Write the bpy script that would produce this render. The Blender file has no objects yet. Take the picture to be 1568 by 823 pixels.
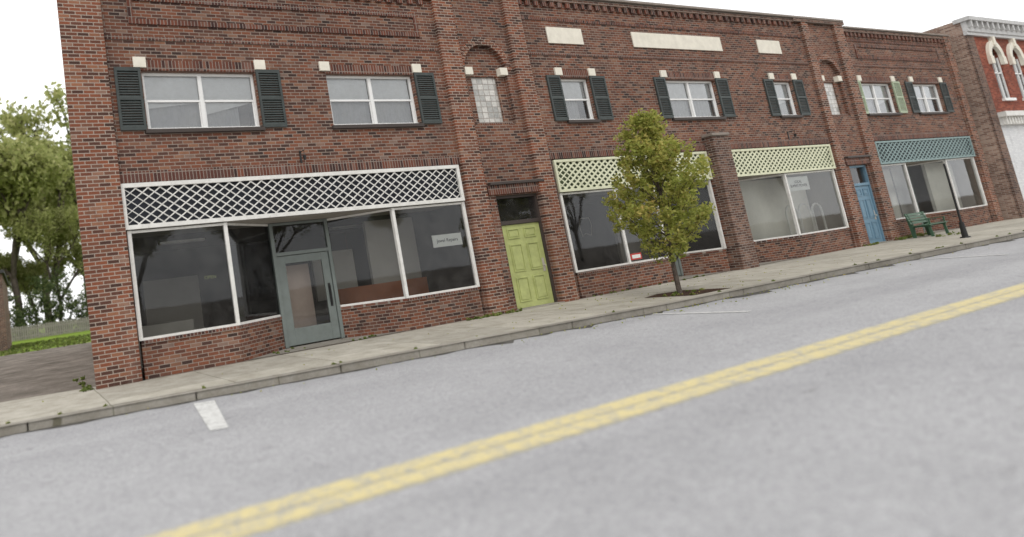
import bpy, math, random
import numpy as np
from mathutils import Vector, Matrix
random.seed(7); rng=np.random.default_rng(7)
sc=bpy.context.scene
try:
    sc.view_settings.view_transform='Standard'; sc.view_settings.look='None'; sc.view_settings.exposure=0
except Exception: pass

# ---------------------------------------------------------------- materials
class NT:
    def __init__(s,name):
        s.m=bpy.data.materials.new(name); s.m.use_nodes=True; s.t=s.m.node_tree
        s.b=s.t.nodes["Principled BSDF"]; s.out=s.t.nodes["Material Output"]
    def n(s,typ,**k):
        x=s.t.nodes.new(typ)
        for a,v in k.items(): setattr(x,a,v)
        return x
    def l(s,a,b): s.t.links.new(a,b)
    def coord(s,mode='wall'):
        tc=s.n('ShaderNodeTexCoord')
        if mode=='obj': return tc.outputs['Object']
        sp=s.n('ShaderNodeSeparateXYZ'); s.l(tc.outputs['Object'],sp.inputs[0])
        ad=s.n('ShaderNodeMath',operation='SUBTRACT' if mode=='wallm' else 'ADD'); s.l(sp.outputs[0],ad.inputs[0]); s.l(sp.outputs[1],ad.inputs[1])
        cb=s.n('ShaderNodeCombineXYZ')
        s.l(ad.outputs[0],cb.inputs[0]); s.l(sp.outputs[2],cb.inputs[1])
        return cb.outputs[0]
    def ramp(s,fac,stops,interp='LINEAR'):
        r=s.n('ShaderNodeValToRGB'); r.color_ramp.interpolation=interp
        e=r.color_ramp.elements
        while len(e)<len(stops): e.new(0.5)
        for i,(p,c) in enumerate(stops):
            e[i].position=p; e[i].color=(*c,1) if len(c)==3 else c
        s.l(fac,r.inputs[0]); return r.outputs[0]
    def noise(s,vec,scale,detail=4,rough=.6,sc3=None):
        if sc3:
            mp=s.n('ShaderNodeMapping'); mp.inputs['Scale'].default_value=sc3; s.l(vec,mp.inputs[0]); vec=mp.outputs[0]
        x=s.n('ShaderNodeTexNoise'); x.inputs['Scale'].default_value=scale; x.inputs['Detail'].default_value=detail; x.inputs['Roughness'].default_value=rough
        s.l(vec,x.inputs['Vector']); return x.outputs['Fac']
    def mix(s,fac,a,b,mode='MIX'):
        x=s.n('ShaderNodeMix',data_type='RGBA',blend_type=mode)
        if isinstance(fac,(int,float)): x.inputs[0].default_value=fac
        else: s.l(fac,x.inputs[0])
        for v,i in ((a,6),(b,7)):
            if isinstance(v,tuple): x.inputs[i].default_value=(*v,1)
            else: s.l(v,x.inputs[i])
        return x.outputs[2]
    def bump(s,h,strength=.3,dist=.01):
        x=s.n('ShaderNodeBump'); x.inputs['Strength'].default_value=strength; x.inputs['Distance'].default_value=dist
        s.l(h,x.inputs['Height']); s.l(x.outputs[0],s.b.inputs['Normal'])
    def fin(s,col=None,rough=.8,spec=.3,metal=0):
        if col is not None:
            if isinstance(col,tuple): s.b.inputs['Base Color'].default_value=(*col,1)
            else: s.l(col,s.b.inputs['Base Color'])
        s.b.inputs['Roughness'].default_value=rough; s.b.inputs['Specular IOR Level'].default_value=spec; s.b.inputs['Metallic'].default_value=metal
        return s.m

def brick(name,stops,mortar,w=.225,hh=.076,ms=.009,offset=.5,dirt=.42,streak=.18,mode='wall'):
    k=NT(name); v=k.coord(mode)
    br=k.n('ShaderNodeTexBrick'); br.offset=offset; br.squash=1
    for a,b in (('Scale',1),('Mortar Size',ms),('Mortar Smooth',.25),('Bias',0),('Brick Width',w),('Row Height',hh)): br.inputs[a].default_value=b
    br.inputs['Color1'].default_value=(0,0,0,1); br.inputs['Color2'].default_value=(1,1,1,1); br.inputs['Mortar'].default_value=(.5,.5,.5,1)
    k.l(v,br.inputs['Vector'])
    c=k.ramp(br.outputs['Color'],stops)
    fine=k.noise(v,38,2,.7); c=k.mix(.4,c,k.ramp(fine,[(.25,(.5,.5,.5)),(.75,(1.05,1.05,1.05))]),'MULTIPLY')
    c=k.mix(br.outputs['Fac'],c,mortar)
    o=k.coord('obj')
    big=k.noise(o,.6,5,.65); c=k.mix(dirt,c,k.ramp(big,[(.3,(.42,.42,.43)),(.62,(1.2,1.16,1.12))]),'MULTIPLY')
    st=k.noise(o,1.0,4,.7,(2.2,2.2,.22)); c=k.mix(k.ramp(st,[(.58,(0,0,0)),(.8,(streak,)*3)]),c,(.38,.33,.29))
    ws=k.noise(o,1.7,5,.75,(1.2,1.2,.5)); c=k.mix(k.ramp(ws,[(.56,(0,0,0)),(.74,(.42,.42,.42))]),c,(.055,.04,.036))
    h=k.mix(.2,k.ramp(br.outputs['Fac'],[(0,(1,1,1)),(1,(0,0,0))]),fine)
    k.bump(h,.6,.008)
    return k.fin(c,.9,.15)
BST=[(.0,(.055,.037,.033)),(.17,(.10,.052,.042)),(.36,(.175,.072,.047)),(.58,(.225,.088,.053)),(.78,(.135,.072,.056)),(.92,(.27,.135,.085)),(1,(.22,.155,.13))]
M={}
M['brick']=brick('brick_mixed',BST,(.285,.235,.20))
M['brick_m']=brick('brick_mixed_return',BST,(.285,.235,.20),mode='wallm')
M['brick_p']=brick('brick_pilaster',[(a,(c[0]*1.2,c[1]*1.08,c[2])) for a,c in BST],(.39,.33,.28),dirt=.3)
M['soldier']=brick('brick_soldier',[(a,(c[0]*.85,c[1]*.78,c[2]*.85)) for a,c in BST],(.27,.23,.20),w=.076,hh=.225,offset=0)
M['brick_red']=brick('brick_red_painted',[(0,(.17,.04,.03)),(.5,(.27,.065,.04)),(1,(.38,.11,.07))],(.26,.14,.10))
M['brick_tan']=brick('brick_tan',[(0,(.20,.12,.09)),(.5,(.34,.22,.17)),(1,(.46,.34,.27))],(.42,.37,.33))
M['brick_white']=brick('brick_painted_white',[(0,(.72,.73,.75)),(1,(.84,.85,.86))],(.62,.63,.65),dirt=.1,streak=.1)
M['brick_brown']=brick('brick_brown',[(0,(.08,.047,.04)),(.5,(.15,.08,.06)),(1,(.23,.135,.1))],(.28,.25,.22))

def paint(name,col,rough=.55,var=.25,scale=6,chips=None):
    k=NT(name); o=k.coord('obj')
    n=k.noise(o,scale,4,.65); c=k.mix(var,col,k.ramp(n,[(.3,(.55,.54,.52)),(.7,(1.1,1.1,1.1))]),'MULTIPLY')
    if chips:
        n2=k.noise(o,14,6,.7); c=k.mix(k.ramp(n2,[(.6,(0,0,0)),(.68,(1,1,1))]),c,chips)
    k.bump(n,.12,.004)
    return k.fin(c,rough,.35)
M['white']=paint('white_paint',(.76,.75,.72),.5,.35,5,(.55,.54,.50))
M['vinyl']=paint('white_vinyl',(.80,.80,.79),.4,.12,3)
M['stone']=paint('cut_stone',(.80,.76,.66),.8,.3,4)
M['shut']=paint('shutter_dark_green',(.055,.066,.064),.6,.6,4)
M['shutl']=paint('shutter_light_green',(.40,.47,.33),.6,.4,4)
M['lat1']=paint('lattice_white',(.74,.73,.70),.6,.6,4)
M['lat2']=paint('lattice_cream',(.70,.71,.52),.6,.35,4)
M['lat4']=paint('lattice_teal',(.25,.34,.34),.6,.35,4)
M['back1']=paint('transom_dark',(.014,.017,.026),.5,.2)
M['back2']=paint('transom_green',(.12,.15,.08),.6,.2)
M['back4']=paint('transom_teal',(.03,.05,.055),.6,.2)
M['limed']=paint('door_lime_paint',(.44,.48,.19),.5,.45,5)
M['blued']=paint('door_blue_paint',(.15,.26,.35),.5,.35,5)
M['greyd']=paint('door_grey_green',(.18,.205,.195),.5,.35,5)
M['dark']=paint('dark_metal',(.02,.02,.02),.45,.1)
M['darkwood']=paint('dark_brown_trim',(.06,.047,.042),.6,.3)
M['int_floor']=paint('interior_floor',(.12,.09,.07),.6,.4,2)
M['int_wall']=paint('interior_wall',(.38,.35,.31),.8,.3,1)
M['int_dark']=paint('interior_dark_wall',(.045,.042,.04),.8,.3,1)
M['int_pale']=paint('interior_pale_partition',(.82,.79,.72),.8,.25,1)
M['int_wood']=paint('interior_wood',(.34,.12,.055),.6,.4,3)
M['int_tan']=paint('interior_tan_screen',(.55,.42,.36),.7,.3,3)
M['blind']=paint('window_blind',(.74,.74,.75),.7,.15,2)
M['blind2']=paint('window_curtain',(.42,.42,.44),.8,.4,3)
M['paper']=paint('paper_sign',(.74,.74,.71),.7,.05)
M['red']=paint('red_sign',(.50,.05,.04),.5,.05)
M['tin']=paint('cornice_metal',(.50,.50,.50),.5,.45,5,(.24,.16,.12))
M['roofm']=paint('roof_tar',(.06,.06,.06),.9,.3)
M['wood']=paint('fence_wood',(.30,.28,.25),.85,.5,3)
M['benchg']=paint('bench_green_paint',(.05,.11,.065),.5,.3,8)
M['brass']=paint('brass',(.45,.42,.36),.35,.1)
M['coping']=paint('coping_tile',(.28,.24,.21),.8,.5,4)

def glassm(name='shop_glass',dust=.13,base=.02,mul=1.1):
    k=NT(name); k.t.nodes.remove(k.b)
    tr=k.n('ShaderNodeBsdfTransparent'); tr.inputs[0].default_value=(.88,.90,.89,1)
    gl=k.n('ShaderNodeBsdfGlossy'); gl.inputs['Roughness'].default_value=.015; gl.inputs[0].default_value=(.95,.97,1,1)
    fr=k.n('ShaderNodeFresnel'); fr.inputs[0].default_value=1.5
    ma=k.n('ShaderNodeMath',operation='MULTIPLY_ADD'); ma.inputs[1].default_value=mul; ma.inputs[2].default_value=base; k.l(fr.outputs[0],ma.inputs[0])
    o=k.coord('obj'); nz=k.noise(o,.9,2,.5); bp=k.n('ShaderNodeBump'); bp.inputs['Strength'].default_value=.035; bp.inputs['Distance'].default_value=.03; k.l(nz,bp.inputs['Height']); k.l(bp.outputs[0],gl.inputs['Normal'])
    mx=k.n('ShaderNodeMixShader'); k.l(ma.outputs[0],mx.inputs[0]); k.l(tr.outputs[0],mx.inputs[1]); k.l(gl.outputs[0],mx.inputs[2])
    df=k.n('ShaderNodeBsdfDiffuse'); df.inputs[0].default_value=(.45,.44,.42,1)
    dn=k.noise(o,2.2,4,.7); m2=k.n('ShaderNodeMixShader'); k.l(k.ramp(dn,[(.35,(.01,)*3),(.8,(dust,)*3)]),m2.inputs[0]); k.l(mx.outputs[0],m2.inputs[1]); k.l(df.outputs[0],m2.inputs[2])
    k.l(m2.outputs[0],k.out.inputs[0]); return k.m
M['glass']=glassm(dust=.08,base=.0,mul=.95)
M['glass_w']=glassm('window_glass',.2,.08)
def gblock():
    k=NT('glass_block'); v=k.coord('wall')
    br=k.n('ShaderNodeTexBrick'); br.offset=0
    for a,b in (('Scale',1),('Mortar Size',.012),('Mortar Smooth',.2),('Bias',0),('Brick Width',.19),('Row Height',.16)): br.inputs[a].default_value=b
    br.inputs['Color1'].default_value=(.33,.33,.31,1); br.inputs['Color2'].default_value=(.62,.60,.56,1); br.inputs['Mortar'].default_value=(.30,.27,.24,1)
    k.l(v,br.inputs['Vector']); n=k.noise(v,14,3,.6); c=k.mix(.5,br.outputs['Color'],k.ramp(n,[(.35,(.6,.6,.62)),(.65,(1.2,1.2,1.2))]),'MULTIPLY'); k.bump(n,.4,.01)
    return k.fin(c,.2,.5)
M['gblock']=gblock()

def asphalt():
    k=NT('asphalt_worn'); o=k.coord('obj')
    fine=k.noise(o,60,3,.8); agg=k.ramp(fine,[(.32,(.24,.24,.245)),(.5,(.37,.368,.375)),(.66,(.50,.497,.505))])
    med=k.noise(o,14,5,.85); c=k.mix(.5,agg,k.ramp(med,[(.36,(.66,.66,.67)),(.5,(1,1,1)),(.64,(1.2,1.2,1.2))]),'MULTIPLY')
    mid=k.noise(o,.7,4,.7); c=k.mix(.35,c,k.ramp(mid,[(.3,(.76,.76,.77)),(.7,(1.12,1.12,1.12))]),'MULTIPLY')
    band=k.noise(o,.8,2,.5,(.05,1.1,1)); c=k.mix(.5,c,k.ramp(band,[(.35,(.82,.82,.83)),(.65,(1.12,1.12,1.12))]),'MULTIPLY')
    pit=k.noise(o,3.5,6,.88,(.5,1.2,1)); c=k.mix(k.ramp(pit,[(.61,(0,0,0)),(.66,(.55,.55,.55))]),c,(.15,.145,.14))
    k.bump(med,.5,.015); return k.fin(c,.92,.15)
M['asphalt']=asphalt()
def concrete(name='sidewalk_concrete',slab=1.8,base=(.44,.415,.36)):
    k=NT(name); o=k.coord('obj')
    br=k.n('ShaderNodeTexBrick'); br.offset=0
    for a,b in (('Scale',1),('Mortar Size',.009),('Mortar Smooth',.4),('Bias',0),('Brick Width',slab),('Row Height',slab*.92)): br.inputs[a].default_value=b
    br.inputs['Color1'].default_value=(*[x*.88 for x in base],1); br.inputs['Color2'].default_value=(*[x*1.1 for x in base],1); br.inputs['Mortar'].default_value=(.17,.16,.12,1)
    nt=k.n('ShaderNodeTexNoise'); nt.inputs['Scale'].default_value=1.5; k.l(o,nt.inputs[0])
    wp=k.n('ShaderNodeMix',data_type='VECTOR'); wp.inputs[0].default_value=.06; k.l(o,wp.inputs[4]); k.l(nt.outputs['Color'],wp.inputs[5]); k.l(wp.outputs[1],br.inputs['Vector'])
    c=br.outputs['Color']
    n=k.noise(o,2.0,6,.75); c=k.mix(.8,c,k.ramp(n,[(.3,(.62,.6,.55)),(.65,(1.12,1.12,1.12))]),'MULTIPLY')
    g=k.noise(o,1.1,5,.75,(1,1.6,1)); c=k.mix(k.ramp(g,[(.60,(0,0,0)),(.72,(.45,.45,.45))]),c,(.16,.155,.10))
    s=k.noise(o,40,3,.75); c=k.mix(.5,c,k.ramp(s,[(.3,(.65,.65,.65)),(.7,(1.18,1.18,1.18))]),'MULTIPLY')
    k.bump(s,.3,.006); return k.fin(c,.9,.15)
M['conc']=concrete(); M['kerb']=concrete('kerb_stone',2.4,(.32,.30,.265))
def ground(name,a,b,c3,sc1=3,sc2=40):
    k=NT(name); o=k.coord('obj'); n=k.noise(o,sc1,6,.7); c=k.ramp(n,[(.3,a),(.5,b),(.7,c3)])
    f=k.noise(o,sc2,3,.8); c=k.mix(.6,c,k.ramp(f,[(.3,(.5,.5,.5)),(.7,(1.3,1.3,1.3))]),'MULTIPLY'); k.bump(f,.6,.03); return k.fin(c,.95,.1)
M['grass']=ground('grass_lawn',(.10,.16,.02),(.19,.28,.04),(.28,.36,.07),.5,25)
M['dirt']=ground('gravel_dirt',(.11,.095,.08),(.20,.175,.15),(.31,.27,.235),.9,30)
M['mulch']=ground('mulch',(.03,.02,.015),(.06,.035,.025),(.10,.06,.04),6,40)
M['gutter']=ground('gutter_dirt',(.06,.055,.05),(.10,.095,.085),(.18,.17,.16),3,30)
M['bark']=ground('bark',(.06,.048,.04),(.11,.09,.075),(.18,.15,.125),6,30)
def mark(name,col,wear,base=(.38,.375,.36),lo=.18):
    k=NT(name); o=k.coord('obj'); n=k.noise(o,7,6,.85)
    n2=k.noise(o,55,2,.75)
    f=k.ramp(n,[(wear-.08,(lo,)*3),(wear+.06,(.9,.9,.9))]); c=k.mix(f,col,base); c=k.mix(.45,c,k.ramp(n2,[(.3,(.55,.55,.55)),(.7,(1.12,1.12,1.12))]),'MULTIPLY')
    return k.fin(c,.8,.2)
M['yel']=mark('yellow_road_paint',(.74,.62,.28),.55,lo=.25); M['yel2']=mark('yellow_road_paint_worn',(.66,.57,.30),.50,lo=.3); M['wht']=mark('white_road_paint',(.74,.74,.72),.57)
def leaf(name,stops,tr=.35):
    k=NT(name); g=k.n('ShaderNodeNewGeometry'); o=k.coord('obj'); n=k.noise(o,1.6,3,.6)
    ad=k.n('ShaderNodeMath',operation='MULTIPLY_ADD'); ad.inputs[1].default_value=.55; k.l(g.outputs['Random Per Island'],ad.inputs[0])
    sb=k.n('ShaderNodeMath',operation='MULTIPLY_ADD'); sb.inputs[1].default_value=1.3; sb.inputs[2].default_value=-.42; k.l(n,sb.inputs[0]); k.l(sb.outputs[0],ad.inputs[2])
    c=k.ramp(ad.outputs[0],stops)
    k.l(c,k.b.inputs['Base Color']); k.b.inputs['Roughness'].default_value=.6; k.b.inputs['Specular IOR Level'].default_value=.25
    t=k.n('ShaderNodeBsdfTranslucent'); k.l(c,t.inputs[0]); mx=k.n('ShaderNodeMixShader'); mx.inputs[0].default_value=tr
    k.l(k.b.outputs[0],mx.inputs[1]); k.l(t.outputs[0],mx.inputs[2]); k.l(mx.outputs[0],k.out.inputs[0]); return k.m
M['leafs']=leaf('street_tree_leaves',[(0,(.17,.20,.045)),(.35,(.31,.345,.075)),(.65,(.44,.44,.12)),(.9,(.54,.45,.14)),(1,(.54,.34,.12))],.5)
M['leaft']=leaf('tree_leaves',[(0,(.17,.20,.06)),(.4,(.34,.37,.13)),(.75,(.50,.51,.22)),(1,(.62,.57,.31))],.5)
M['leafd']=leaf('dark_foliage',[(0,(.04,.06,.025)),(.5,(.10,.14,.05)),(1,(.22,.25,.10))],.3)
M['weed']=leaf('weed_leaves',[(0,(.08,.11,.025)),(.5,(.16,.21,.05)),(1,(.30,.30,.10))])

# ---------------------------------------------------------------- mesh helpers
class MB:
    def __init__(s): s.v=[]; s.f=[]
    def quad(s,a,b,c,d):
        i=len(s.v); s.v+=[a,b,c,d]; s.f.append((i,i+1,i+2,i+3)); return s
    def poly(s,pts):
        i=len(s.v); s.v+=list(pts); s.f.append(tuple(range(i,i+len(pts)))); return s
    def box(s,x0,x1,y0,y1,z0,z1):
        i=len(s.v); s.v+=[(x0,y0,z0),(x1,y0,z0),(x1,y1,z0),(x0,y1,z0),(x0,y0,z1),(x1,y0,z1),(x1,y1,z1),(x0,y1,z1)]
        for q in ((0,3,2,1),(4,5,6,7),(0,1,5,4),(1,2,6,5),(2,3,7,6),(3,0,4,7)): s.f.append(tuple(i+j for j in q))
        return s
    def prism(s,base,d):
        n=len(base); i=len(s.v); s.v+=[tuple(p) for p in base]+[tuple(p[k]+d[k] for k in range(3)) for p in base]
        s.f.append(tuple(range(i,i+n))); s.f.append(tuple(range(i+2*n-1,i+n-1,-1)))
        for j in range(n): s.f.append((i+j,i+(j+1)%n,i+n+(j+1)%n,i+n+j))
        return s
    def seg(s,p,q,z0,z1,th,off=0):
        dx,dy=q[0]-p[0],q[1]-p[1]; L=math.hypot(dx,dy); nx,ny=-dy/L,dx/L
        a=(p[0]+nx*(off-th/2),p[1]+ny*(off-th/2),z0); b=(q[0]+nx*(off-th/2),q[1]+ny*(off-th/2),z0)
        c=(q[0]+nx*(off+th/2),q[1]+ny*(off+th/2),z0); d=(p[0]+nx*(off+th/2),p[1]+ny*(off+th/2),z0)
        return s.prism([a,b,c,d],(0,0,z1-z0))
    def cone(s,p,q,r0,r1,n=8):
        p=Vector(p);q=Vector(q);d=(q-p)
        if d.length<1e-5: return s
        d.normalize(); u=d.orthogonal().normalized(); w=d.cross(u); i=len(s.v)
        for c,r in ((p,r0),(q,r1)):
            for k in range(n):
                a=2*math.pi*k/n; s.v.append(tuple(c+(u*math.cos(a)+w*math.sin(a))*r))
        for k in range(n): s.f.append((i+k,i+(k+1)%n,i+n+(k+1)%n,i+n+k))
        s.f.append(tuple(range(i+n-1,i-1,-1))); s.f.append(tuple(range(i+n,i+2*n))); return s
    def make(s,name,mat,parent=None,bevel=0):
        me=bpy.data.meshes.new(name); me.from_pydata(s.v,[],s.f); me.update()
        ob=bpy.data.objects.new(name,me); bpy.context.collection.objects.link(ob)
        if isinstance(mat,str): mat=M[mat]
        me.materials.append(mat)
        if parent: ob.parent=parent
        if bevel:
            b=ob.modifiers.new('bevel','BEVEL'); b.width=bevel; b.segments=2; b.limit_method='ANGLE'
        return ob
def empty(name):
    e=bpy.data.objects.new(name,None); bpy.context.collection.objects.link(e); e.empty_display_size=.5; return e
def text(body,loc,size,mat,parent,name='lettering'):
    c=bpy.data.curves.new(name,'FONT'); c.body=body; c.size=size; c.align_x='CENTER'; c.align_y='CENTER'; c.extrude=.001; c.materials.append(M[mat])
    o=bpy.data.objects.new(name,c); bpy.context.collection.objects.link(o); o.location=loc; o.rotation_euler=(math.pi/2,0,0); o.parent=parent; return o

def wall(mb,x0,x1,z0,z1,ops,y=0,depth=.18):
    xs=sorted({x0,x1}|{o[0] for o in ops}|{o[1] for o in ops}); zs=sorted({z0,z1}|{o[2] for o in ops}|{o[3] for o in ops})
    xs=[x for x in xs if x0<=x<=x1]; zs=[z for z in zs if z0<=z<=z1]
    for i in range(len(xs)-1):
        for j in range(len(zs)-1):
            cx=(xs[i]+xs[i+1])/2; cz=(zs[j]+zs[j+1])/2
            if any(o[0]<cx<o[1] and o[2]<cz<o[3] for o in ops): continue
            mb.quad((xs[i],y,zs[j]),(xs[i+1],y,zs[j]),(xs[i+1],y,zs[j+1]),(xs[i],y,zs[j+1]))
    for a,b,c,d in ops:
        e=y+depth
        mb.quad((a,y,c),(a,e,c),(a,e,d),(a,y,d)); mb.quad((b,y,c),(b,y,d),(b,e,d),(b,e,c))
        mb.quad((a,y,d),(a,e,d),(b,e,d),(b,y,d)); mb.quad((a,y,c),(b,y,c),(b,e,c),(a,e,c))

def lattice(x0,x1,z0,z1,y,matn,par,dx=.21,dz=.165,w=.045,fw=.07,back=None,fmat=None):
    m=MB(); 
    m.box(x0,x1,y-.03,y+.03,z1-fw,z1); m.box(x0,x1,y-.03,y+.03,z0,z0+fw)
    m.box(x0,x0+fw,y-.028,y+.028,z0+fw,z1-fw); m.box(x1-fw,x1,y-.028,y+.028,z0+fw,z1-fw)
    m.make('lattice_frame',fmat or matn,par)
    m=MB(); X0,X1,Z0,Z1=x0+fw,x1-fw,z0+fw,z1-fw; H=Z1-Z0; run=H*dx/dz; hw=w/2*math.hypot(dx,dz)/dz
    for sgn,yy in ((1,y-.012),(-1,y-.001)):
        t=X0-run
        while t<X1:
            lo,hi=(X0-t)/run,(X1-t)/run
            a=max(0.,lo); b=min(1.,hi)
            if b-a>.02:
                pts=[(t+run*a-hw,a),(t+run*a+hw,a),(t+run*b+hw,b),(t+run*b-hw,b)]
                P=[]
                for px,tt in pts:
                    px=min(max(px,X0),X1); zz=Z0+H*tt if sgn>0 else Z1-H*tt; P.append((px,yy,zz))
                if sgn<0: P=P[::-1]
                m.prism(P,(0,.008,0))
            t+=dx
    m.make('lattice_slats',matn,par)
    MB().quad((x0+.02,y+.06,z0+.02),(x1-.02,y+.06,z0+.02),(x1-.02,y+.06,z1-.02),(x0+.02,y+.06,z1-.02)).make('transom_panel',back,par)

def sash(x0,x1,z0,z1,par,double=True,y=.09):
    f=MB(); w=.06
    f.box(x0,x1,y,y+.07,z1-w,z1); f.box(x0,x1,y-.02,y+.07,z0,z0+w); f.box(x0,x0+w,y,y+.07,z0+w,z1-w); f.box(x1-w,x1,y,y+.07,z0+w,z1-w)
    cuts=[x0+w,x1-w]
    if double:
        c=(x0+x1)/2; f.box(c-.045,c+.045,y,y+.07,z0+w,z1-w); cuts=[x0+w,c-.045,c+.045,x1-w]
    zm=(z0+z1)/2+.02; g=MB(); bl=MB(); b2=MB()
    for i in range(0,len(cuts),2):
        a,b=cuts[i],cuts[i+1]
        f.box(a,b,y+.02,y+.065,zm-.025,zm+.025)
        f.box(a,a+.03,y+.03,y+.06,z0+w,zm-.025); f.box(b-.03,b,y+.03,y+.06,z0+w,zm-.025)
        g.quad((a,y+.045,zm),(b,y+.045,zm),(b,y+.045,z1-w),(a,y+.045,z1-w)); g.quad((a,y+.05,z0+w),(b,y+.05,z0+w),(b,y+.05,zm),(a,y+.05,zm))
        bl.quad((a,y+.09,zm-random.choice([.02,.02,.15,.3])),(b,y+.09,zm-.02),(b,y+.09,z1-.03),(a,y+.09,z1-.03))
        n=14; cut=b-(b-a)*random.choice([0,0,.3])
        for k in range(n):
            xa=a+(cut-a)*k/n; xb=a+(cut-a)*(k+1)/n; ya=y+.14+.02*(k%2); yb=y+.14+.02*((k+1)%2)
            b2.quad((xa,ya,z0),(xb,yb,z0),(xb,yb,zm+.05),(xa,ya,zm+.05))
    f.make('window_frame','vinyl',par,.004); g.make('window_glass','glass_w',par); bl.make('window_blind','blind',par); b2.make('window_curtain','blind2',par)
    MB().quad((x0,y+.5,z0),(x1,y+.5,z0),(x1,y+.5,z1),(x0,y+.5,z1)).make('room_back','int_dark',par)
def shutter(x0,x1,z0,z1,par,matn='shut'):
    m=MB(); y0,y1=-.05,-.01; w=.055
    m.box(x0,x0+w,y0,y1,z0,z1); m.box(x1-w,x1,y0,y1,z0,z1)
    zm=(z0+z1)/2
    for a,b in ((z0,z0+.08),(zm-.035,zm+.035),(z1-.08,z1)): m.box(x0+w,x1-w,y0,y1,a,b)
    for a,b in ((z0+.08,zm-.035),(zm+.035,z1-.08)):
        n=10
        for k in range(n):
            za=a+(b-a)*k/n; h=(b-a)/n
            m.prism([(x0+w,y0+.004,za),(x0+w,y1-.002,za+h*.7),(x0+w,y1,za+h),(x0+w,y0+.012,za+h*.35)],(x1-x0-2*w,0,0))
    m.make('shutter',matn,par)
def panel_door(x0,x1,z0,z1,y,matn,par):
    m=MB(); m.box(x0,x1,y,y+.045,z0,z1)
    W=x1-x0; H=z1-z0; st=W*.13
    rows=[(.07,.36),(.43,.76),(.83,.95)]
    for c in (0,1):
        a=x0+st+(0 if c==0 else (W-3*st)/2+st); b=a+(W-3*st)/2
        for r0,r1 in rows:
            za,zb=z0+H*r0,z0+H*r1
            t=.026
            m.box(a,b,y-.022,y,za,za+t);m.box(a,b,y-.022,y,zb-t,zb);m.box(a,a+t,y-.022,y,za+t,zb-t);m.box(b-t,b,y-.022,y,za+t,zb-t)
            m.prism([(a+.06,y,za+.06),(b-.06,y,za+.06),(b-.06,y,zb-.06),(a+.06,y,zb-.06)],(0,-.016,0))
    m.make('door_leaf',matn,par,.003)
    h=MB(); h.box(x1-.16,x1-.09,y-.02,y,z0+.85,z0+1.2); h.cone((x1-.13,y-.02,z0+1.0),(x1-.13,y-.07,z0+1.0),.012,.03); h.make('door_handle','brass',par)

def storefront(par,x0,x1,pts,door_i,zb,zt,frame='white',room=None,doormat='greyd'):
    f=MB(); g=MB(); cap=MB()
    for i in range(len(pts)-1):
        p,q=pts[i],pts[i+1]
        if i==door_i:
            y=p[1]; fw=.09
            fr=MB(); fr.box(p[0],p[0]+fw,y-.04,y+.06,0.02,zt); fr.box(q[0]-fw,q[0],y-.04,y+.06,0.02,zt); fr.box(p[0]+fw,q[0]-fw,y-.04,y+.06,2.12,2.2); fr.box(p[0]+fw,q[0]-fw,y-.04,y+.06,zt-.06,zt)
            fr.make('entrance_frame',doormat,par,.004)
            g.quad((p[0]+fw,y,2.2),(q[0]-fw,y,2.2),(q[0]-fw,y,zt-.06),(p[0]+fw,y,zt-.06))
            a,c=p[0]+fw+.01,q[0]-fw-.01; s=.2
            d=MB(); d.box(a,a+s,y-.01,y+.035,.04,2.11); d.box(c-s,c,y-.01,y+.035,.04,2.11); d.box(a+s,c-s,y-.01,y+.035,.04,.42); d.box(a+s,c-s,y-.01,y+.035,1.93,2.11)
            d.make('entrance_door',doormat,par,.005)
            g.quad((a+s,y+.012,.42),(c-s,y+.012,.42),(c-s,y+.012,1.93),(a+s,y+.012,1.93))
            hd=MB(); hd.cone((c-.1,y-.06,.85),(c-.1,y-.06,1.3),.014,.014); hd.box(c-.13,c-.07,y-.02,y-.01,.8,1.35); hd.cone((c-.1,y-.06,.87),(c-.1,y-.01,.87),.01,.01); hd.cone((c-.1,y-.06,1.28),(c-.1,y-.01,1.28),.01,.01); hd.make('door_pull','dark',par)
            continue
        MB().seg(p,q,0,zb-.07,.16,.07).make('bulkhead','brick_m' if q[1]<p[1]-.1 else 'brick',par)
        cap.seg(p,q,zb-.07,zb,.2,.065)
        f.seg(p,q,zb,zb+.05,.06,.03); f.seg(p,q,zt-.05,zt,.06,.03)
        g.poly([(p[0],p[1]+.03,zb+.05),(q[0],q[1]+.03,zb+.05),(q[0],q[1]+.03,zt-.05),(p[0],p[1]+.03,zt-.05)])
    for i,p in enumerate(pts):
        if i in (door_i,door_i+1): continue
        f.box(p[0]-.04,p[0]+.04,p[1]-.02,p[1]+.07,zb+.003,zt+.003)
    f.make('shopfront_frame',frame,par); g.make('shop_glass','glass',par); cap.make('bulkhead_cap','soldier',par)
    MB().box(x0,x1,.1,1.3,zt+.01,zt+.08).make('recess_ceiling','int_wall',par)
    r=room or {}
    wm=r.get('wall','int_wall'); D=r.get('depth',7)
    MB().quad((x0,1.2,.015),(x1,1.2,.015),(x1,D,.015),(x0,D,.015)).make('shop_floor','int_floor',par)
    MB().poly([(x0,.1,.008),(x1,.1,.008),(x1,1.2,.008),(x0,1.2,.008)]).make('recess_floor','kerb',par)
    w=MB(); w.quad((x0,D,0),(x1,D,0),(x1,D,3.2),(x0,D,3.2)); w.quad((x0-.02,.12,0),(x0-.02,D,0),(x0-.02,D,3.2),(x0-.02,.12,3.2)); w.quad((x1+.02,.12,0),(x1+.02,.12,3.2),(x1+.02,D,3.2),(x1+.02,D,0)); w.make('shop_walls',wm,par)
    MB().quad((x0,1.3,3.0),(x0,D,3.0),(x1,D,3.0),(x1,1.3,3.0)).make('shop_ceiling',wm,par)

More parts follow.
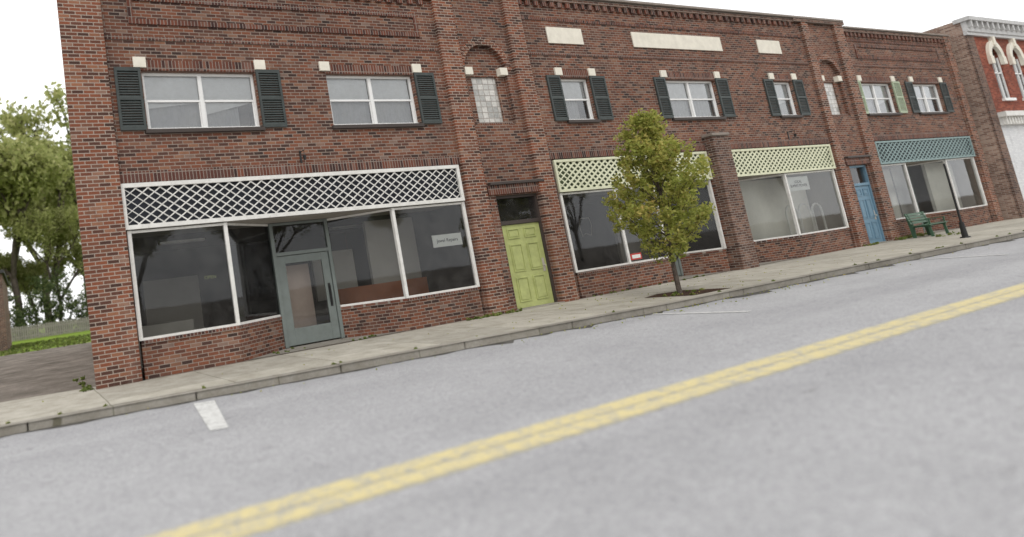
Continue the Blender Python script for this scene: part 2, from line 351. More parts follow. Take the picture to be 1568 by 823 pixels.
# ================================================================= MAIN BUILDING
B=empty('brick_commercial_building')
ZR=8.47; ZC=8.70; L=38.5
WZ0,WZ1=4.96,6.24
wins=[(1.55,4.1,True),(5.95,8.45,True),(13.62,14.8,False),(18.22,20.77,True),(24.06,25.28,False),(29.97,32.4,True),(34.1,36.5,True)]
ops=[(a,b,WZ0,WZ1) for a,b,_ in wins]
niche=[(10.2,11.64),(27.22,28.66)]
NZ0,SPR=4.9,6.42
for a,b in niche: ops.append((a,b,NZ0,SPR+(b-a)/2+.02))
shops=[(.87,9.4),(12.66,19.4),(20.28,26.6),(29.75,37.85)]
ZL0,ZL1=2.92,3.86
for a,b in shops: ops.append((a,b,0.0,ZL1))
doors=[(10.42,11.9),(27.6,28.87)]
for a,b in doors: ops.append((a,b,0.0,2.97))
m=MB(); wall(m,0,L,0,ZR,ops,0,.2); m.quad((9.45,0,ZR),(29.6,0,ZR),(29.6,0,ZC),(9.45,0,ZC)); m.make('front_wall','brick',B)
for a,b in niche:
    r=(b-a)/2; cx=(a+b)/2; zt=SPR+r+.02; N=20
    m=MB()
    arc=[(cx-r*math.cos(math.pi*k/N),SPR+r*math.sin(math.pi*k/N)) for k in range(N+1)]
    for k in range(N):
        p,q=arc[k],arc[k+1]
        m.quad((p[0],0,p[1]),(q[0],0,q[1]),(q[0],0,zt),(p[0],0,zt)); m.quad((p[0],0,p[1]),(p[0],.1,p[1]),(q[0],.1,q[1]),(q[0],0,q[1]))
    gx0,gx1=cx-.46,cx+.42
    wall(m,a,b,NZ0,zt,[(gx0,gx1,4.97,6.27)],.1,.08)
    m.make('arched_niche','brick',B)
    MB().quad((gx0,.15,4.97),(gx1,.15,4.97),(gx1,.15,6.27),(gx0,.15,6.27)).make('glass_block_window','gblock',B)
    v=MB(); NV=24
    for k in range(NV):
        t0=math.pi*k/NV+.012; t1=math.pi*(k+1)/NV-.012; r0,r1=r+.005,r+.21
        P=[(cx-r0*math.cos(t0),-.025,SPR+r0*math.sin(t0)),(cx-r0*math.cos(t1),-.025,SPR+r0*math.sin(t1)),(cx-r1*math.cos(t1),-.025,SPR+r1*math.sin(t1)),(cx-r1*math.cos(t0),-.025,SPR+r1*math.sin(t0))]
        v.prism(P,(0,.03,0))
    v.make('arch_voussoirs','brick_p',B)
    s=MB(); s.box(a-.02,a+.24,-.04,.12,SPR-.14,SPR+.07); s.box(b-.24,b+.02,-.04,.12,SPR-.14,SPR+.07); s.make('arch_springers','stone',B,.006)
    MB().box(a+.1,b-.1,.02,.16,4.9,4.965).make('niche_sill','soldier',B)
m=MB()
for a,b,z in ((0,.85,ZR+.1),(9.45,10.08,ZC+.05),(11.92,12.5,ZC+.05),(26.75,27.15,ZC+.05),(29.0,29.6,ZC+.05),(37.95,38.5,ZR+.05)):
    m.box(a,b,-.1,0,0,z)
m.make('pilasters','brick_p',B,.006)
m=MB(); m.quad((0,0,0),(0,0,ZR),(2.4,17,ZR),(2.4,17,0)); m.quad((L,0,0),(L,17,0),(L,17,ZR),(L,0,ZR)); m.quad((2.4,17,0),(2.4,17,ZR),(L,17,ZR),(L,17,0)); m.make('side_and_back_walls','brick',B)
MB().poly([(0.02,.3,ZR-.4),(L-.02,.3,ZR-.4),(L-.02,16.9,ZR-.4),(2.4,16.9,ZR-.4)]).make('roof','roofm',B)
m=MB(); m.box(-.05,9.4,-.13,.3,ZR,ZR+.07); m.box(9.4,29.65,-.15,.3,ZC,ZC+.08); m.box(29.65,L+.02,-.13,.3,ZR,ZR+.07); m.make('parapet_coping','coping',B,.01)
m=MB(); x=1.0
while x<L-.6:
    if not (26.2<x<29.6 or 9.3<x<12.5):
        zt=(ZC if 9.4<x<26.3 else ZR)-.14
        m.box(x,x+.16,-.07,-.001,zt-.16,zt)
    x+=.32
m.make('brick_dentils','soldier',B)
m=MB()
for a,b,z in ((.87,9.44,ZR),(12.52,26.72,ZC),(29.62,37.94,ZR)): m.box(a,b,-.09,-.001,z-.14,z-.03)
m.box(26.22,29.7,-.125,-.001,ZC-.12,ZC-.001)
m.make('corbel_course','brick_brown',B)
m=MB()
def rect(x0,x1,z0,z1,w=.11):
    m.box(x0,x1,-.03,-.001,z0,z0+w); m.box(x0,x1,-.03,-.001,z1-w,z1); m.box(x0,x0+w,-.03,-.001,z0+w,z1-w); m.box(x1-w,x1,-.03,-.001,z0+w,z1-w)
rect(1.4,8.9,7.28,7.92); rect(30.3,37.3,7.25,7.85)
for a,b,_ in wins: m.box(a-.05,b+.05,-.018,-.001,WZ1+.01,WZ1+.235)
for a,b in shops: m.box(a-.05,b+.05,-.022,-.001,ZL1+.005,ZL1+.235)
for a,b in ((.87,9.44),(12.52,26.72),(29.62,37.94)): m.box(a,b,-.02,-.001,6.92,7.0)
for a,b in ((12.52,26.72),(29.62,37.94)): m.box(a,b,-.02,-.001,7.98,8.06)
for a,b in doors: m.box(a-.25,b+.25,-.06,-.001,3.0,3.25)
m.make('soldier_courses','soldier',B)
m=MB()
for a,b in doors: m.box(a-.2,b+.2,-.12,-.001,3.25,3.32)
for a,b,_ in wins: m.box(a-.06,b+.06,-.07,.09,WZ0-.085,WZ0)
m.make('window_sills','darkwood',B,.006)
m=MB()
for a,b in ((13.47,14.9),(17.12,21.6),(23.71,25.1)): m.box(a,b,-.035,-.001,7.28,7.78)
for a,b,_ in wins:
    for c in (a-.16,b+.02): m.box(c,c+.27,-.055,-.001,WZ1+.06,WZ1+.29)
m.make('stone_panels','stone',B,.008)
for a,b,d in wins: sash(a,b,WZ0,WZ1,B,d)
for a,b in ((.98,1.52),(4.13,4.72),(8.49,9.1),(13.08,13.6),(14.82,15.45),(17.68,18.2),(20.79,21.4),(23.5,24.04),(25.31,25.9),(33.5,34.07),(36.53,37.1)): shutter(a,b,4.95,6.30,B)
for a,b in ((29.62,29.95),(32.42,33.0)): shutter(a,b,4.95,6.30,B,'shutl')
for (a,b),mt,fm in zip(doors,('limed','blued'),('darkwood','blued')):
    f=MB(); f.box(a,a+.07,.06,.2,0,2.97); f.box(b-.07,b,.06,.2,0,2.97); f.box(a+.07,b-.07,.06,.2,2.2,2.3); f.box(a+.07,b-.07,.06,.2,2.9,2.97); f.make('door_frame',fm,B)
    panel_door(a+.075,b-.075,.03,2.19,.1,mt,B)
    MB().quad((a+.07,.14,2.3),(b-.07,.14,2.3),(b-.07,.14,2.9),(a+.07,.14,2.9)).make('transom_glass','glass',B)
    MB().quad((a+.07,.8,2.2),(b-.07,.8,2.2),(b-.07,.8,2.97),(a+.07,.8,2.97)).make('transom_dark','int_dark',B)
    MB().box(a-.05,b+.05,-.12,.2,-.002,.03).make('door_step','kerb',B)
ZT=2.90
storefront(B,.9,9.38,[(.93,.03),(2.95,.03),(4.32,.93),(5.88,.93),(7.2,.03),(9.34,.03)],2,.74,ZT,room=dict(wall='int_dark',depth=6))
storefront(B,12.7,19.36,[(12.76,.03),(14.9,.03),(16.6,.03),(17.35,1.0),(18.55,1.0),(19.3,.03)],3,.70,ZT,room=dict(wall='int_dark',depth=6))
storefront(B,20.32,26.56,[(20.4,.9),(21.75,.9),(23.45,.03),(26.5,.03)],0,.74,ZT,room=dict(wall='int_wall',depth=5))
storefront(B,29.8,37.8,[(29.84,.03),(31.75,.03),(33.0,.9),(34.3,.9),(35.2,.03),(37.75,.03)],2,.74,ZT,room=dict(wall='int_wall',depth=5))
lattice(.84,9.36,ZL0,3.85,-.02,'lat1',B,dx=.25,dz=.18,w=.026,fw=.085,back='back1',fmat='white')
lattice(12.68,19.38,ZL0,3.83,-.02,'lat2',B,dx=.25,dz=.175,w=.055,back='back2')
lattice(20.3,26.58,ZL0,3.83,-.02,'lat2',B,dx=.25,dz=.175,w=.055,back='back2')
lattice(29.77,37.83,ZL0,3.83,-.02,'lat4',B,dx=.32,dz=.19,w=.05,back='back4')
m=MB(); m.box(19.42,20.24,-.28,.0,0,4.27); m.make('shop_pier','brick_brown',B,.006)
MB().box(19.38,20.28,-.32,-.001,4.27,4.36).make('pier_cap','coping',B,.01)
MB().box(22.3,26.5,.95,1.05,.02,2.88).make('partition','int_pale',B)
MB().box(35.3,37.7,.7,.8,.02,2.88).make('partition','int_pale',B)
MB().box(31.9,34.2,1.3,1.4,.02,2.88).make('partition','int_pale',B)
MB().box(29.9,31.6,1.3,1.4,.02,2.6).make('partition','int_wall',B)
MB().box(6.2,9.3,1.9,2.0,.02,1.15).make('counter','int_wood',B)
MB().box(7.7,9.3,2.1,2.2,.02,2.88).make('partition','int_wall',B)
MB().box(6.2,7.5,2.6,2.7,.9,2.2).make('picture_panel','int_wall',B)
MB().box(2.0,3.6,4.8,4.9,.02,2.1).make('inner_door','int_wall',B)
MB().box(4.75,5.5,1.5,1.6,.3,1.9).make('inner_screen','int_tan',B)
MB().box(1.2,2.6,2.2,2.7,.02,.95).make('counter','int_wall',B)
MB().box(13.2,15.8,2.8,3.4,.02,1.1).make('counter','int_wall',B)
MB().box(17.6,18.9,2.2,2.3,.02,2.6).make('partition','int_wall',B)
for i,(x,y) in enumerate(((2.2,3),(7.5,3.5),(14.5,2.5))): MB().box(x,x+1.2,y,y+.2,2.9,2.96).make('ceiling_fitting','white',B)
m=MB()
for c,w in ((24.3,.35),(25.1,.35),(25.9,.3)):
    pts=[(c-w,.5,.76)]+[(c-w*math.cos(t),.5,1.5+w*.9*math.sin(t)) for t in np.linspace(0,math.pi,9)]+[(c+w,.5,.76)]
    for p,q in zip(pts,pts[1:]): m.cone(p,q,.03,.03,6)
m.make('display_rack','white',B)
MB().box(23.6,26.4,.3,.9,.7,.76).make('display_shelf','int_wall',B)
MB().box(8.25,9.15,.085,.095,1.84,2.14).make('window_sign','paper',B); text("Jewel Repairs",(8.7,.08,1.99),.12,'dark',B)
MB().box(23.6,24.9,.085,.095,2.27,2.76).make('window_sign','paper',B); text("LOCAL\nSUMMIT POWER",(24.25,.08,2.51),.14,'darkwood',B)
MB().box(14.95,15.4,.0,.012,.8,.98).make('window_sign','red',B); MB().box(15.0,15.35,-.006,-.001,.84,.94).make('sign_panel','paper',B)
m=MB(); pts=[(13.35+.0,1.65),(13.5,1.72),(13.7,1.65),(13.78,1.95),(13.72,2.15),(13.38,2.15),(13.3,1.95),(13.35,1.65)]
for p,q in zip(pts,pts[1:]): m.cone((p[0],.09,p[1]),(q[0],.09,q[1]),.009,.009,5)
m.make('shield_emblem','int_wall',B)
text("OPEN",(2.5,.09,1.8),.1,'limed',B)
def bracket(x,z):
    k=MB(); k.box(x-.02,x+.02,-.02,-.001,z-.16,z+.14); k.cone((x,-.02,z+.1),(x,-.22,z+.1),.012,.01)
    k.cone((x,-.2,z+.1),(x,-.2,z-.02),.007,.007); k.cone((x,-.2,z-.02),(x,-.2,z-.12),.045,.03); k.make('sign_bracket','dark',B)
for x in (4.95,24.2): bracket(x,4.25)
k=MB(); k.cone((12.56,-.04,0.2),(12.56,-.04,4.3),.02,.02); k.make('conduit','darkwood',B)

# ================================================================= NEIGHBOUR
def arched_window(par,cx,z0,z1,w,y,hood,frame='vinyl'):
    r=w/2; sp=z1-r; N=12
    g=MB(); pts=[(cx-r,y+.1,z0),(cx+r,y+.1,z0)]+[(cx+r*math.cos(t),y+.1,sp+r*math.sin(t)) for t in np.linspace(0,math.pi,N)]
    g.poly(pts); g.make('arched_glass','glass_w',par)
    MB().poly([(p[0],y+.16,p[2]) for p in pts]).make('arched_blind','blind2',par)
    h=MB()
    for k in range(N):
        t0=math.pi*k/N; t1=math.pi*(k+1)/N; a,b=r,r+.28
        P=[(cx+a*math.cos(t0),y-.1,sp+a*math.sin(t0)),(cx+b*math.cos(t0),y-.1,sp+b*math.sin(t0)),(cx+b*math.cos(t1),y-.1,sp+b*math.sin(t1)),(cx+a*math.cos(t1),y-.1,sp+a*math.sin(t1))]
        h.prism(P,(0,.12,0))
    h.box(cx-r-.3,cx-r+.02,-.12+y,y+.01,sp-.35,sp); h.box(cx+r-.02,cx+r+.3,-.12+y,y+.01,sp-.35,sp); h.box(cx-.12,cx+.12,y-.15,y,z1+.05,z1+.45)
    h.make('window_hood',hood,par)
    f=MB(); f.box(cx-.03,cx+.03,y+.04,y+.09,z0,z1-.02); f.box(cx-r,cx+r,y+.04,y+.09,(z0+z1)/2-.03,(z0+z1)/2+.03); f.box(cx-r,cx-r+.06,y+.04,y+.09,z0,sp); f.box(cx+r-.06,cx+r,y+.04,y+.09,z0,sp); f.box(cx-r-.1,cx+r+.1,y-.1,y+.05,z0-.12,z0); f.make('arched_frame',frame,par)
def neighbour(name,x0,x1,y,h,wm,low,trim,hood,split,cs,so):
    E=empty(name)
    m=MB(); up=[(c-.5,c+.5,5.4,7.9) for c in cs]
    wall(m,x0,x1,split,h,up,y,.12); m.quad((x1,y,0),(x1,y+14,0),(x1,y+14,h),(x1,y,h)); m.make('walls',wm,E)
    m=MB(); m.quad((x0,y,0),(x0,y,h),(x0,y+14,h),(x0,y+14,0)); m.make('side_wall','brick_tan',E)
    m=MB(); wall(m,x0,x1,0,split,so,y-.002,.15); m.make('shopfront_wall',low,E)
    g=MB(); f=MB(); d=MB()
    for o in so:
        g.quad((o[0],y+.1,o[2]),(o[1],y+.1,o[2]),(o[1],y+.1,o[3]),(o[0],y+.1,o[3])); d.quad((o[0],y+1,0),(o[1],y+1,0),(o[1],y+1,3.2),(o[0],y+1,3.2))
        f.box(o[0],o[0]+.07,y+.03,y+.12,o[2],o[3]);f.box(o[1]-.07,o[1],y+.03,y+.12,o[2],o[3]);f.box(o[0]+.07,o[1]-.07,y+.03,y+.12,o[3]-.07,o[3]);f.box(o[0]+.07,o[1]-.07,y+.03,y+.12,o[2],o[2]+.07)
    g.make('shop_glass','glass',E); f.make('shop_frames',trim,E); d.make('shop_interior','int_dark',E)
    s=MB()
    for c in cs:
        r=.5; sp=7.9-r
        for k in range(10):
            t0=math.pi*k/10;t1=math.pi*(k+1)/10
            p=(c-r*math.cos(t0),sp+r*math.sin(t0));q=(c-r*math.cos(t1),sp+r*math.sin(t1))
            s.quad((p[0],y-.001,p[1]),(q[0],y-.001,q[1]),(q[0],y-.001,7.905),(p[0],y-.001,7.905))
        arched_window(E,c,5.4,7.9,1.0,y,hood)
    s.make('arch_spandrels',wm,E)
    m=MB(); m.box(x0-.05,x1+.05,y-.12,y,h-.75,h-.6); m.box(x0-.08,x1+.08,y-.3,y+.2,h-.12,h+.06); m.box(x0-.02,x1+.02,y-.16,y,h-.6,h-.12)
    q=x0+.1
    while q<x1-.2: m.box(q,q+.14,y-.27,y-.16,h-.42,h-.12); q+=.55
    m.make('cornice','tin',E)
    m=MB(); m.box(x0+.7,x1,y-.3,y-.003,split-.1,split+.12); m.box(x0+.8,x1-.1,y-.14,y-.003,split-.45,split-.1)
    q=x0+.9
    while q<x1-.2: m.box(q,q+.09,y-.22,y-.14,split-.45,split-.1); q+=.3
    m.make('shop_cornice','white',E)
    MB().quad((x0,y+.2,h-.3),(x1,y+.2,h-.3),(x1,y+14,h-.3),(x0,y+14,h-.3)).make('roof','roofm',E)
    return E
E=neighbour('red_brick_building',38.85,50.6,-.45,9.1,'brick_red','brick_white','white','stone',4.6,cs=[41.3,43.5,46.6,48.9],so=[(42.9,45.1,1.0,3.0),(45.9,47.9,.05,2.9)])
m=MB(); m.box(38.84,39.5,-.52,-.453,0,8.3); m.make('corner_pier','brick_brown',E)

# ================================================================= GROUND / ROAD
MB().quad((-900,-900,-.16),(900,-900,-.16),(900,900,-.16),(-900,900,-.16)).make('ground','dirt')
kl=[(-60,-1.9),(-10,-2.0),(-1.5,-2.3),(2.7,-2.78),(6.9,-3.15),(11,-3.5),(18,-3.72),(26,-3.9),(60,-4.0),(400,-4.0)]
def kerb_y(x):
    for (a,b),(c,d) in zip(kl,kl[1:]):
        if a<=x<=c: return b+(d-b)*(x-a)/(c-a)
    return -4
def ribbon(xs,f0,f1,z,mb):
    for a,b in zip(xs,xs[1:]): mb.quad((a,f0(a),z),(b,f0(b),z),(b,f1(b),z),(a,f1(a),z))
kx=[p[0] for p in kl]
m=MB(); ribbon(kx,lambda x:-11.7,lambda x:kerb_y(x)+.3,-.13,m); m.make('road','asphalt')
kx2=sorted(set(kx+[-1.45]))
m=MB(); ribbon(kx2,lambda x:kerb_y(x)+.17,lambda x:.7 if x<=-1.44 else .06,0,m); m.make('sidewalk','conc')
m=MB(); x=-30.
while x<250:
    ln=2.4 if x<70 else 6
    a=(x+.008,kerb_y(x)); b=(x+ln-.008,kerb_y(x+ln)); j=random.uniform(-.008,.006); w=.165
    m.prism([(a[0],a[1],-.15),(b[0],b[1],-.15),(b[0],b[1]+w,-.15),(a[0],a[1]+w,-.15)],(0,0,.152+j)); x+=ln
m.make('kerb','kerb',None,.025)
m=MB(); xs=list(np.arange(-8,60,.3)); off=[random.uniform(.03,.18)*(1.9 if random.random()<.2 else 1) for _ in xs]
for i in range(len(xs)-1):
    a,b=xs[i],xs[i+1]; m.quad((a,kerb_y(a)-off[i],-.126),(b,kerb_y(b)-off[i+1],-.126),(b,kerb_y(b)+.01,-.126),(a,kerb_y(a)+.01,-.126))
m.make('gutter_debris','gutter')
MB().poly([(-40,.7,-.006),(-1.4,.7,-.006),(-.02,.06,-.006),(2.4,17,-.006),(5,22,-.006),(-40,20,-.006)]).make('driveway','dirt')
MB().quad((-120,.06,-.012),(300,.06,-.012),(300,300,-.012),(-120,300,-.012)).make('lawn','grass')
m=MB(); m.box(-60,300,-15,-11.7,-.15,0); m.make('sidewalk','conc')
m=MB()
for y in (-7.53,-7.75): m.quad((-60,y-.09,-.124),(300,y-.09,-.124),(300,y+.09,-.124),(-60,y+.09,-.124))
m.make('centre_line','yel')
MB().quad((-60,-7.88,-.127),(300,-7.88,-.127),(300,-7.40,-.127),(-60,-7.40,-.127)).make('centre_line_old_paint','yel2')
m=MB(); m.quad((.72,-4.85,-.122),(.93,-4.9,-.122),(1.36,-2.98,-.122),(1.06,-2.9,-.122))
for x,t in ((10.2,.12),(19.9,-.5),(29.6,0),(39.2,0)):
    y0=kerb_y(x)-.15; m.quad((x-.06+t,y0-1.6,-.122),(x+.06+t,y0-1.6,-.122),(x+.06,y0,-.122),(x-.06,y0,-.122))
m.make('parking_lines','wht')

# ================================================================= TREES
def leaves(name,centers,rad,n,size,matn,par,flat=1.0,seed=1):
    r=np.random.default_rng(seed); C=np.repeat(np.array(centers),n,axis=0); k=len(C)
    R=np.repeat(np.array(rad),n) if hasattr(rad,'__len__') else np.full(k,rad)
    d=r.normal(size=(k,3)); d/=np.linalg.norm(d,axis=1)[:,None]; rr=r.random(k)**.45
    P=C+d*(R*rr)[:,None]*np.array([1,1,flat])
    u=r.normal(size=(k,3)); u/=np.linalg.norm(u,axis=1)[:,None]; t=r.normal(size=(k,3)); w=np.cross(u,t); w/=np.linalg.norm(w,axis=1)[:,None]
    s=(size*r.uniform(.6,1.3,k))[:,None]
    V=np.stack([P-u*s,P+w*s*.5,P+u*s,P-w*s*.5],1).reshape(-1,3)
    me=bpy.data.meshes.new(name); me.vertices.add(len(V)); me.vertices.foreach_set('co',V.ravel())
    me.loops.add(4*k); me.loops.foreach_set('vertex_index',np.arange(4*k)); me.polygons.add(k); me.polygons.foreach_set('loop_start',np.arange(0,4*k,4)); me.polygons.foreach_set('loop_total',np.full(k,4)); me.update(); me.validate()
    me.materials.append(M[matn]); ob=bpy.data.objects.new(name,me); bpy.context.collection.objects.link(ob); ob.parent=par; return ob
T=empty('street_tree'); bx,by=12.8,-2.5
tw=MB(); prev=Vector((0,0,-.05)); pr=.055; R_=random.Random(5)
path=[prev]
for i in range(1,13):
    z=i*.34; p=Vector((R_.uniform(-.03,.03)+.012*i,R_.uniform(-.03,.03),z)); tw.cone(prev,p,pr,max(pr*.9,.008),8); prev=p; pr=max(pr*.9,.008); path.append(p)
def env(z):
    pts=[(.7,.2),(1.0,.5),(1.4,.78),(1.9,.98),(2.4,1.0),(2.9,.86),(3.3,.66),(3.7,.48),(4.05,.32),(4.5,.08)]
    for (a,b),(c,d) in zip(pts,pts[1:]):
        if a<=z<=c: return b+(d-b)*(z-a)/(c-a)
    return 0
cen=[];rad=[]
for i in range(70):
    z0=.75+R_.random()*2.8; a=R_.uniform(0,2*math.pi); zt=min(z0+R_.uniform(.35,.85),4.4); r=env(zt)*R_.uniform(.7,1.12)
    k=min(int(z0/.34),11); st=path[k]; en=Vector((st.x+r*math.cos(a),st.y+r*math.sin(a),zt)); mid=st.lerp(en,.5)+Vector((0,0,-.07))
    tw.cone(st,mid,.014,.009,5); tw.cone(mid,en,.009,.003,5)
    for t in (.45,.65,.82,.95,1.08):
        cen.append(tuple(st.lerp(en,t)+Vector((R_.uniform(-.1,.1),R_.uniform(-.1,.1),R_.uniform(-.08,.12))))); rad.append(R_.uniform(.08,.18))
for i in range(90):
    z=.85+R_.random()*3.4; a=R_.uniform(0,6.28); r=env(z)*R_.uniform(.1,1.0)**.5; cen.append((r*math.cos(a)+.05,r*math.sin(a),z)); rad.append(R_.uniform(.08,.18))
for t in (0.9,1.05,1.2): cen.append((-t,-.1,1.9+.05*t)); rad.append(.1)
tw.cone((0,0,1.5),(-1.2,-.12,1.97),.012,.004,5)
tw.make('trunk_and_limbs','bark',T); leaves('crown_leaves',cen,rad,40,.046,'leafs',T,1.1,3)
T.location=(bx,by,0)
pit=MB(); pit.poly([(12.2,-3.15,.004),(13.5,-3.2,.004),(13.6,-2.1,.004),(12.9,-1.9,.004),(12.15,-2.1,.004)]); pit.make('tree_pit_mulch','mulch')

def big_tree(name,loc,H,spread,seed,leafm='leaft',ls=.22,dens=26,data=None,first=.30):
    E=empty(name); E.location=loc
    if data:
        for d in data:
            o=bpy.data.objects.new(d.name,d); bpy.context.collection.objects.link(o); o.parent=E
        return E,data
    R=random.Random(seed); mb=MB(); cen=[];rad=[]
    def grow(p,d,ln,r,lev):
        n=3; q=p
        for i in range(n):
            d=(d+Vector((R.uniform(-.16,.16),R.uniform(-.16,.16),R.uniform(-.05,.12)))).normalized(); e=q+d*ln/n
            mb.cone(q,e,r*(1-.25*i/n),r*(1-.25*(i+1)/n),7 if lev<2 else 5); q=e
            if lev>=2: cen.append(tuple(q+Vector((R.uniform(-.4,.4),)*3))); rad.append(R.uniform(.6,1.3)*H/20)
        if lev<4:
            for _ in range(3 if lev else 6):
                a=R.uniform(0,6.28); sp=R.uniform(.35,.9)*spread
                nd=(d+Vector((math.cos(a)*sp,math.sin(a)*sp,R.uniform(-.3,.3)))).normalized(); grow(q,nd,ln*(R.uniform(.8,1.3) if lev==0 else R.uniform(.55,.8)),r*.6,lev+1)
    grow(Vector((0,0,-.2)),Vector((0,0,1)),H*first,H*.015,0)
    a=mb.make('trunk_and_limbs','bark',E); b=leaves('crown_leaves',cen,rad,dens,ls,leafm,E,.8,seed)
    return E,(a.data,b.data)
e1,d1=big_tree('tree',(-1.5,58,0),21,1.0,11,dens=24,first=.22); e1.scale=(1.5,)*3
e2,d2=big_tree('tree',(-8,62,0),22,1.1,23,dens=24,first=.22); e2.scale=(1.5,)*3
e,_=big_tree('tree',(6.2,64,0),20,1.0,0,data=d2); e.scale=(1.4,)*3
e,_=big_tree('tree',(2.2,80,0),21,1.0,0,data=d1); e.rotation_euler=(0,0,2); e.scale=(2.0,)*3
e,_=big_tree('tree',(2.6,59,0),21,1.0,0,data=d2); e.rotation_euler=(0,0,4); e.scale=(.8,)*3
e,_=big_tree('tree',(-4.2,60,0),21,1.0,0,data=d1); e.rotation_euler=(0,0,1); e.scale=(.7,)*3
e,_=big_tree('tree',(.2,62,0),21,1.0,0,data=d1); e.rotation_euler=(0,0,5); e.scale=(.6,)*3
R3=random.Random(3); cen=[];rad=[]
for i in range(620):
    x=R3.uniform(-12,12); top=5.4+1.6*math.sin(x*.9)+1.2*math.sin(x*2.3+1); z=R3.uniform(.2,max(1,top)); cen.append((x,R3.uniform(55,57.5),z)); rad.append(R3.uniform(.4,.9))
leaves('hedge',cen,rad,34,.16,'leafd',None,.8,8)
for i,(x,y) in enumerate(((-2,-34),(8,-38),(19,-33),(31,-40),(44,-34),(-14,-38),(60,-38))):
    e,_=big_tree('tree',(x,y,-.1),20,1,0,data=(d1 if i%2 else d2)); e.rotation_euler=(0,0,i*1.3); e.scale=(.72,)*3
F=empty('wooden_fence'); m=MB(); x=-14.
while x<14: m.box(x,x+.14,50.0,50.03,.03,1.35+random.uniform(-.04,.04)); x+=.2
m.make('pickets','wood',F); m=MB(); m.box(-14,14,50.03,50.08,.3,.4); m.box(-14,14,50.03,50.08,.95,1.05)
for x in range(-14,15,2): m.box(x,x+.1,50.08,50.18,0,1.45)
m.make('rails','wood',F)
E=empty('brick_outbuilding'); m=MB(); wall(m,-14,-2.15,0,4.6,[(-4.2,-3.0,1.6,3.6)],26,.15); m.quad((-2.15,26,0),(-2.15,38,0),(-2.15,38,4.6),(-2.15,26,4.6)); m.make('walls','brick_brown',E)
m=MB(); m.prism([(-14,25.8,4.6),(-2.0,25.8,4.6),(-2.0,25.8,4.8),(-14,25.8,4.8)],(0,12.5,0)); m.make('roof','roofm',E)
m=MB(); m.quad((-4.2,26.1,1.6),(-3.0,26.1,1.6),(-3.0,26.1,3.6),(-4.2,26.1,3.6)); m.make('window','glass',E); MB().box(-4.2,-3,26.04,26.09,2.55,2.62).make('window_bar','white',E); MB().quad((-4.2,26.5,1.6),(-3.0,26.5,1.6),(-3.0,26.5,3.6),(-4.2,26.5,3.6)).make('window_dark','int_dark',E)

# ================================================================= STREET FURNITURE
P=empty('park_bench'); m=MB()
for k in range(4): m.box(-.78,.78,-.24+k*.115,-.24+k*.115+.095,.42,.455)
m.make('seat_slats','benchg',P,.006); m=MB()
for k in range(4): m.prism([(-.78,.22+k*.022,.52+k*.105),(-.78,.25+k*.022,.52+k*.105),(-.78,.27+k*.022,.605+k*.105),(-.78,.24+k*.022,.605+k*.105)],(1.56,0,0))
m.make('backrest_slats','benchg',P); m=MB()
for x in (-.62,.62):
    m.box(x-.025,x+.025,-.24,.24,.375,.418)
    m.prism([(x-.025,-.24,0),(x-.025,-.17,0),(x-.025,-.15,.375),(x-.025,-.21,.375)],(.05,0,0)); m.prism([(x-.025,.22,0),(x-.025,.30,0),(x-.025,.36,.93),(x-.025,.30,.93),(x-.025,.20,.42)],(.05,0,0))
    m.box(x-.03,x+.03,-.24,.25,.62,.65); m.box(x-.02,x+.02,-.23,-.19,.455,.62)
m.make('legs_and_arms','benchg',P,.004); P.location=(30.1,-.75,0); P.rotation_euler=(0,0,.03)
P=empty('metal_pole'); m=MB(); m.cone((0,0,0),(0,0,.04),.12,.11,12); m.cone((0,0,.04),(0,0,.5),.07,.055,12); m.cone((0,0,.5),(0,0,2.35),.028,.024,10); m.cone((0,0,2.35),(0,0,2.4),.035,.01,10); m.make('pole_shaft','dark',P); P.location=(26.3,-2.75,0)

cen=[];rad=[]
def patch(x0,x1,y0,y1,n,r=.07):
    for _ in range(n): cen.append((random.uniform(x0,x1),random.uniform(y0,y1),random.uniform(.0,r*.6))); rad.append(random.uniform(.4,1)*r)
patch(8.3,9.4,-.2,-.08,12,.07); patch(9.4,10.3,-.28,-.12,14,.08); patch(12.0,14.5,-.1,-.02,10,.04); patch(3.6,4.6,.2,.8,8,.04); patch(5.6,6.4,.0,.2,8,.04)
patch(12.2,13.5,-3.1,-2.0,10,.05); patch(28.9,31.5,-.4,-.05,24,.13); patch(26.8,28.5,-.3,-.1,8,.08); patch(-.25,0.0,-.05,2.5,14,.06); patch(14.5,19,-.15,0,8,.04); patch(28.6,29.6,-1.7,-1.3,10,.09)
for _ in range(26):
    x=random.uniform(-3,30); cen.append((x,kerb_y(x)+.19,.0)); rad.append(.025)
leaves('weeds',cen,rad,22,.035,'weed',None,.8,9)
cen=[];
for _ in range(340):
    x=random.gauss(12.5,4.5); y=random.choice([kerb_y(x)-random.random()**2*.6,random.uniform(-3.2,-.2)]); cen.append((x,y,(.006 if y>kerb_y(x)+.16 else -.12)))
leaves('fallen_leaves',cen,.004,1,.025,'leafs',None,.3,4)
cen=[(random.uniform(-6,6),random.uniform(21,36),.05) for _ in range(700)]
leaves('grass',cen,.14,14,.07,'weed',None,.6,12)

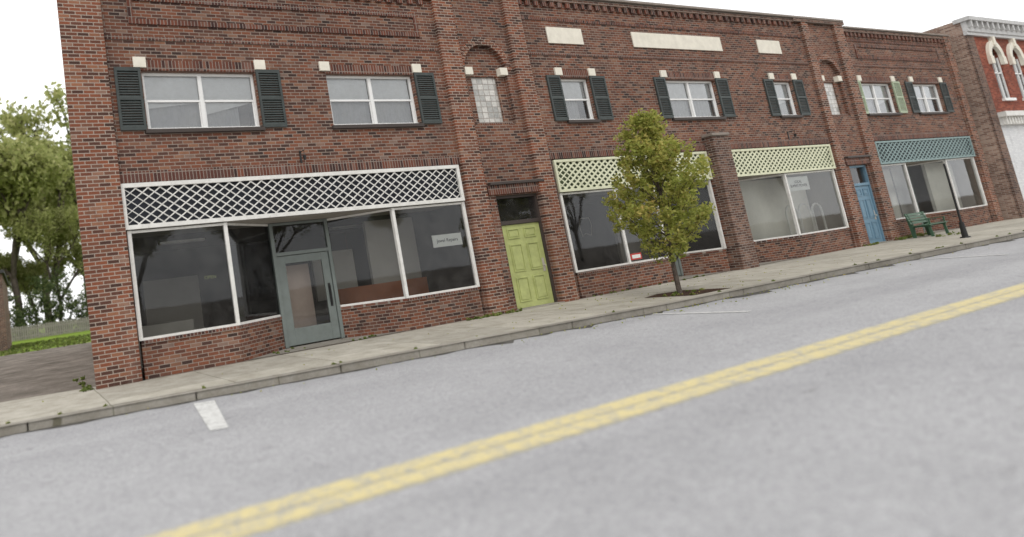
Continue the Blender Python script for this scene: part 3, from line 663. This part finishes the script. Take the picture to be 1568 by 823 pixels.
# ================================================================= SKY / LIGHT
w=bpy.data.worlds.new("World"); sc.world=w; w.use_nodes=True; nt=w.node_tree; bg=nt.nodes['Background']
sky=nt.nodes.new('ShaderNodeTexSky'); sky.sky_type='NISHITA'; sky.sun_disc=False; EL,AZ=math.radians(52),math.radians(215)
sky.sun_elevation=EL; sky.sun_rotation=AZ; sky.air_density=1.5; sky.dust_density=4
tc=nt.nodes.new('ShaderNodeTexCoord'); nz=nt.nodes.new('ShaderNodeTexNoise'); nz.inputs['Scale'].default_value=1.6; nz.inputs['Detail'].default_value=4
nt.links.new(tc.outputs['Generated'],nz.inputs[0]); rp=nt.nodes.new('ShaderNodeMapRange'); rp.inputs[1].default_value=.3; rp.inputs[2].default_value=.7; rp.inputs[3].default_value=12.5; rp.inputs[4].default_value=16.5
nt.links.new(nz.outputs['Fac'],rp.inputs[0])
cl=nt.nodes.new('ShaderNodeCombineColor'); nt.links.new(rp.outputs[0],cl.inputs[0]); nt.links.new(rp.outputs[0],cl.inputs[1]); nt.links.new(rp.outputs[0],cl.inputs[2])
mx=nt.nodes.new('ShaderNodeMix'); mx.data_type='RGBA'; mx.inputs[0].default_value=.92; nt.links.new(sky.outputs[0],mx.inputs[6]); nt.links.new(cl.outputs[0],mx.inputs[7]); nt.links.new(mx.outputs[2],bg.inputs[0]); bg.inputs[1].default_value=.1
sd=bpy.data.lights.new('sun','SUN'); sd.energy=.9; sd.angle=math.radians(15); sd.color=(1,.97,.92); so=bpy.data.objects.new('sun',sd); bpy.context.collection.objects.link(so)
dirv=Vector((math.sin(AZ)*math.cos(EL),math.cos(AZ)*math.cos(EL),math.sin(EL))); so.rotation_euler=dirv.to_track_quat('Z','Y').to_euler(); so.location=(0,-20,30)

# ================================================================= CAMERA
cd=bpy.data.cameras.new('camera'); co=bpy.data.objects.new('camera',cd); bpy.context.collection.objects.link(co); sc.camera=co
right=Vector((.92160,-.36293,-.13758)); down=Vector((-.08125,.16623,-.98273)); fwd=Vector((.37953,.91687,.12371))
R=Matrix((right,-down,-fwd)).transposed().to_4x4(); co.matrix_world=Matrix.Translation((-1.122,-11.5,1.334))@R
FW=1068; CX,CY=534,274     # frame width and centre; principal point at 266.36, 224, focal 607.28
cd.sensor_width=36; cd.lens=36*607.28/FW; cd.shift_x=(CX-266.36)/FW; cd.shift_y=(224-CY)/FW
cd.clip_end=3000; cd.clip_start=.05
cd.dof.use_dof=True; cd.dof.focus_distance=15.5; cd.dof.aperture_fstop=.34
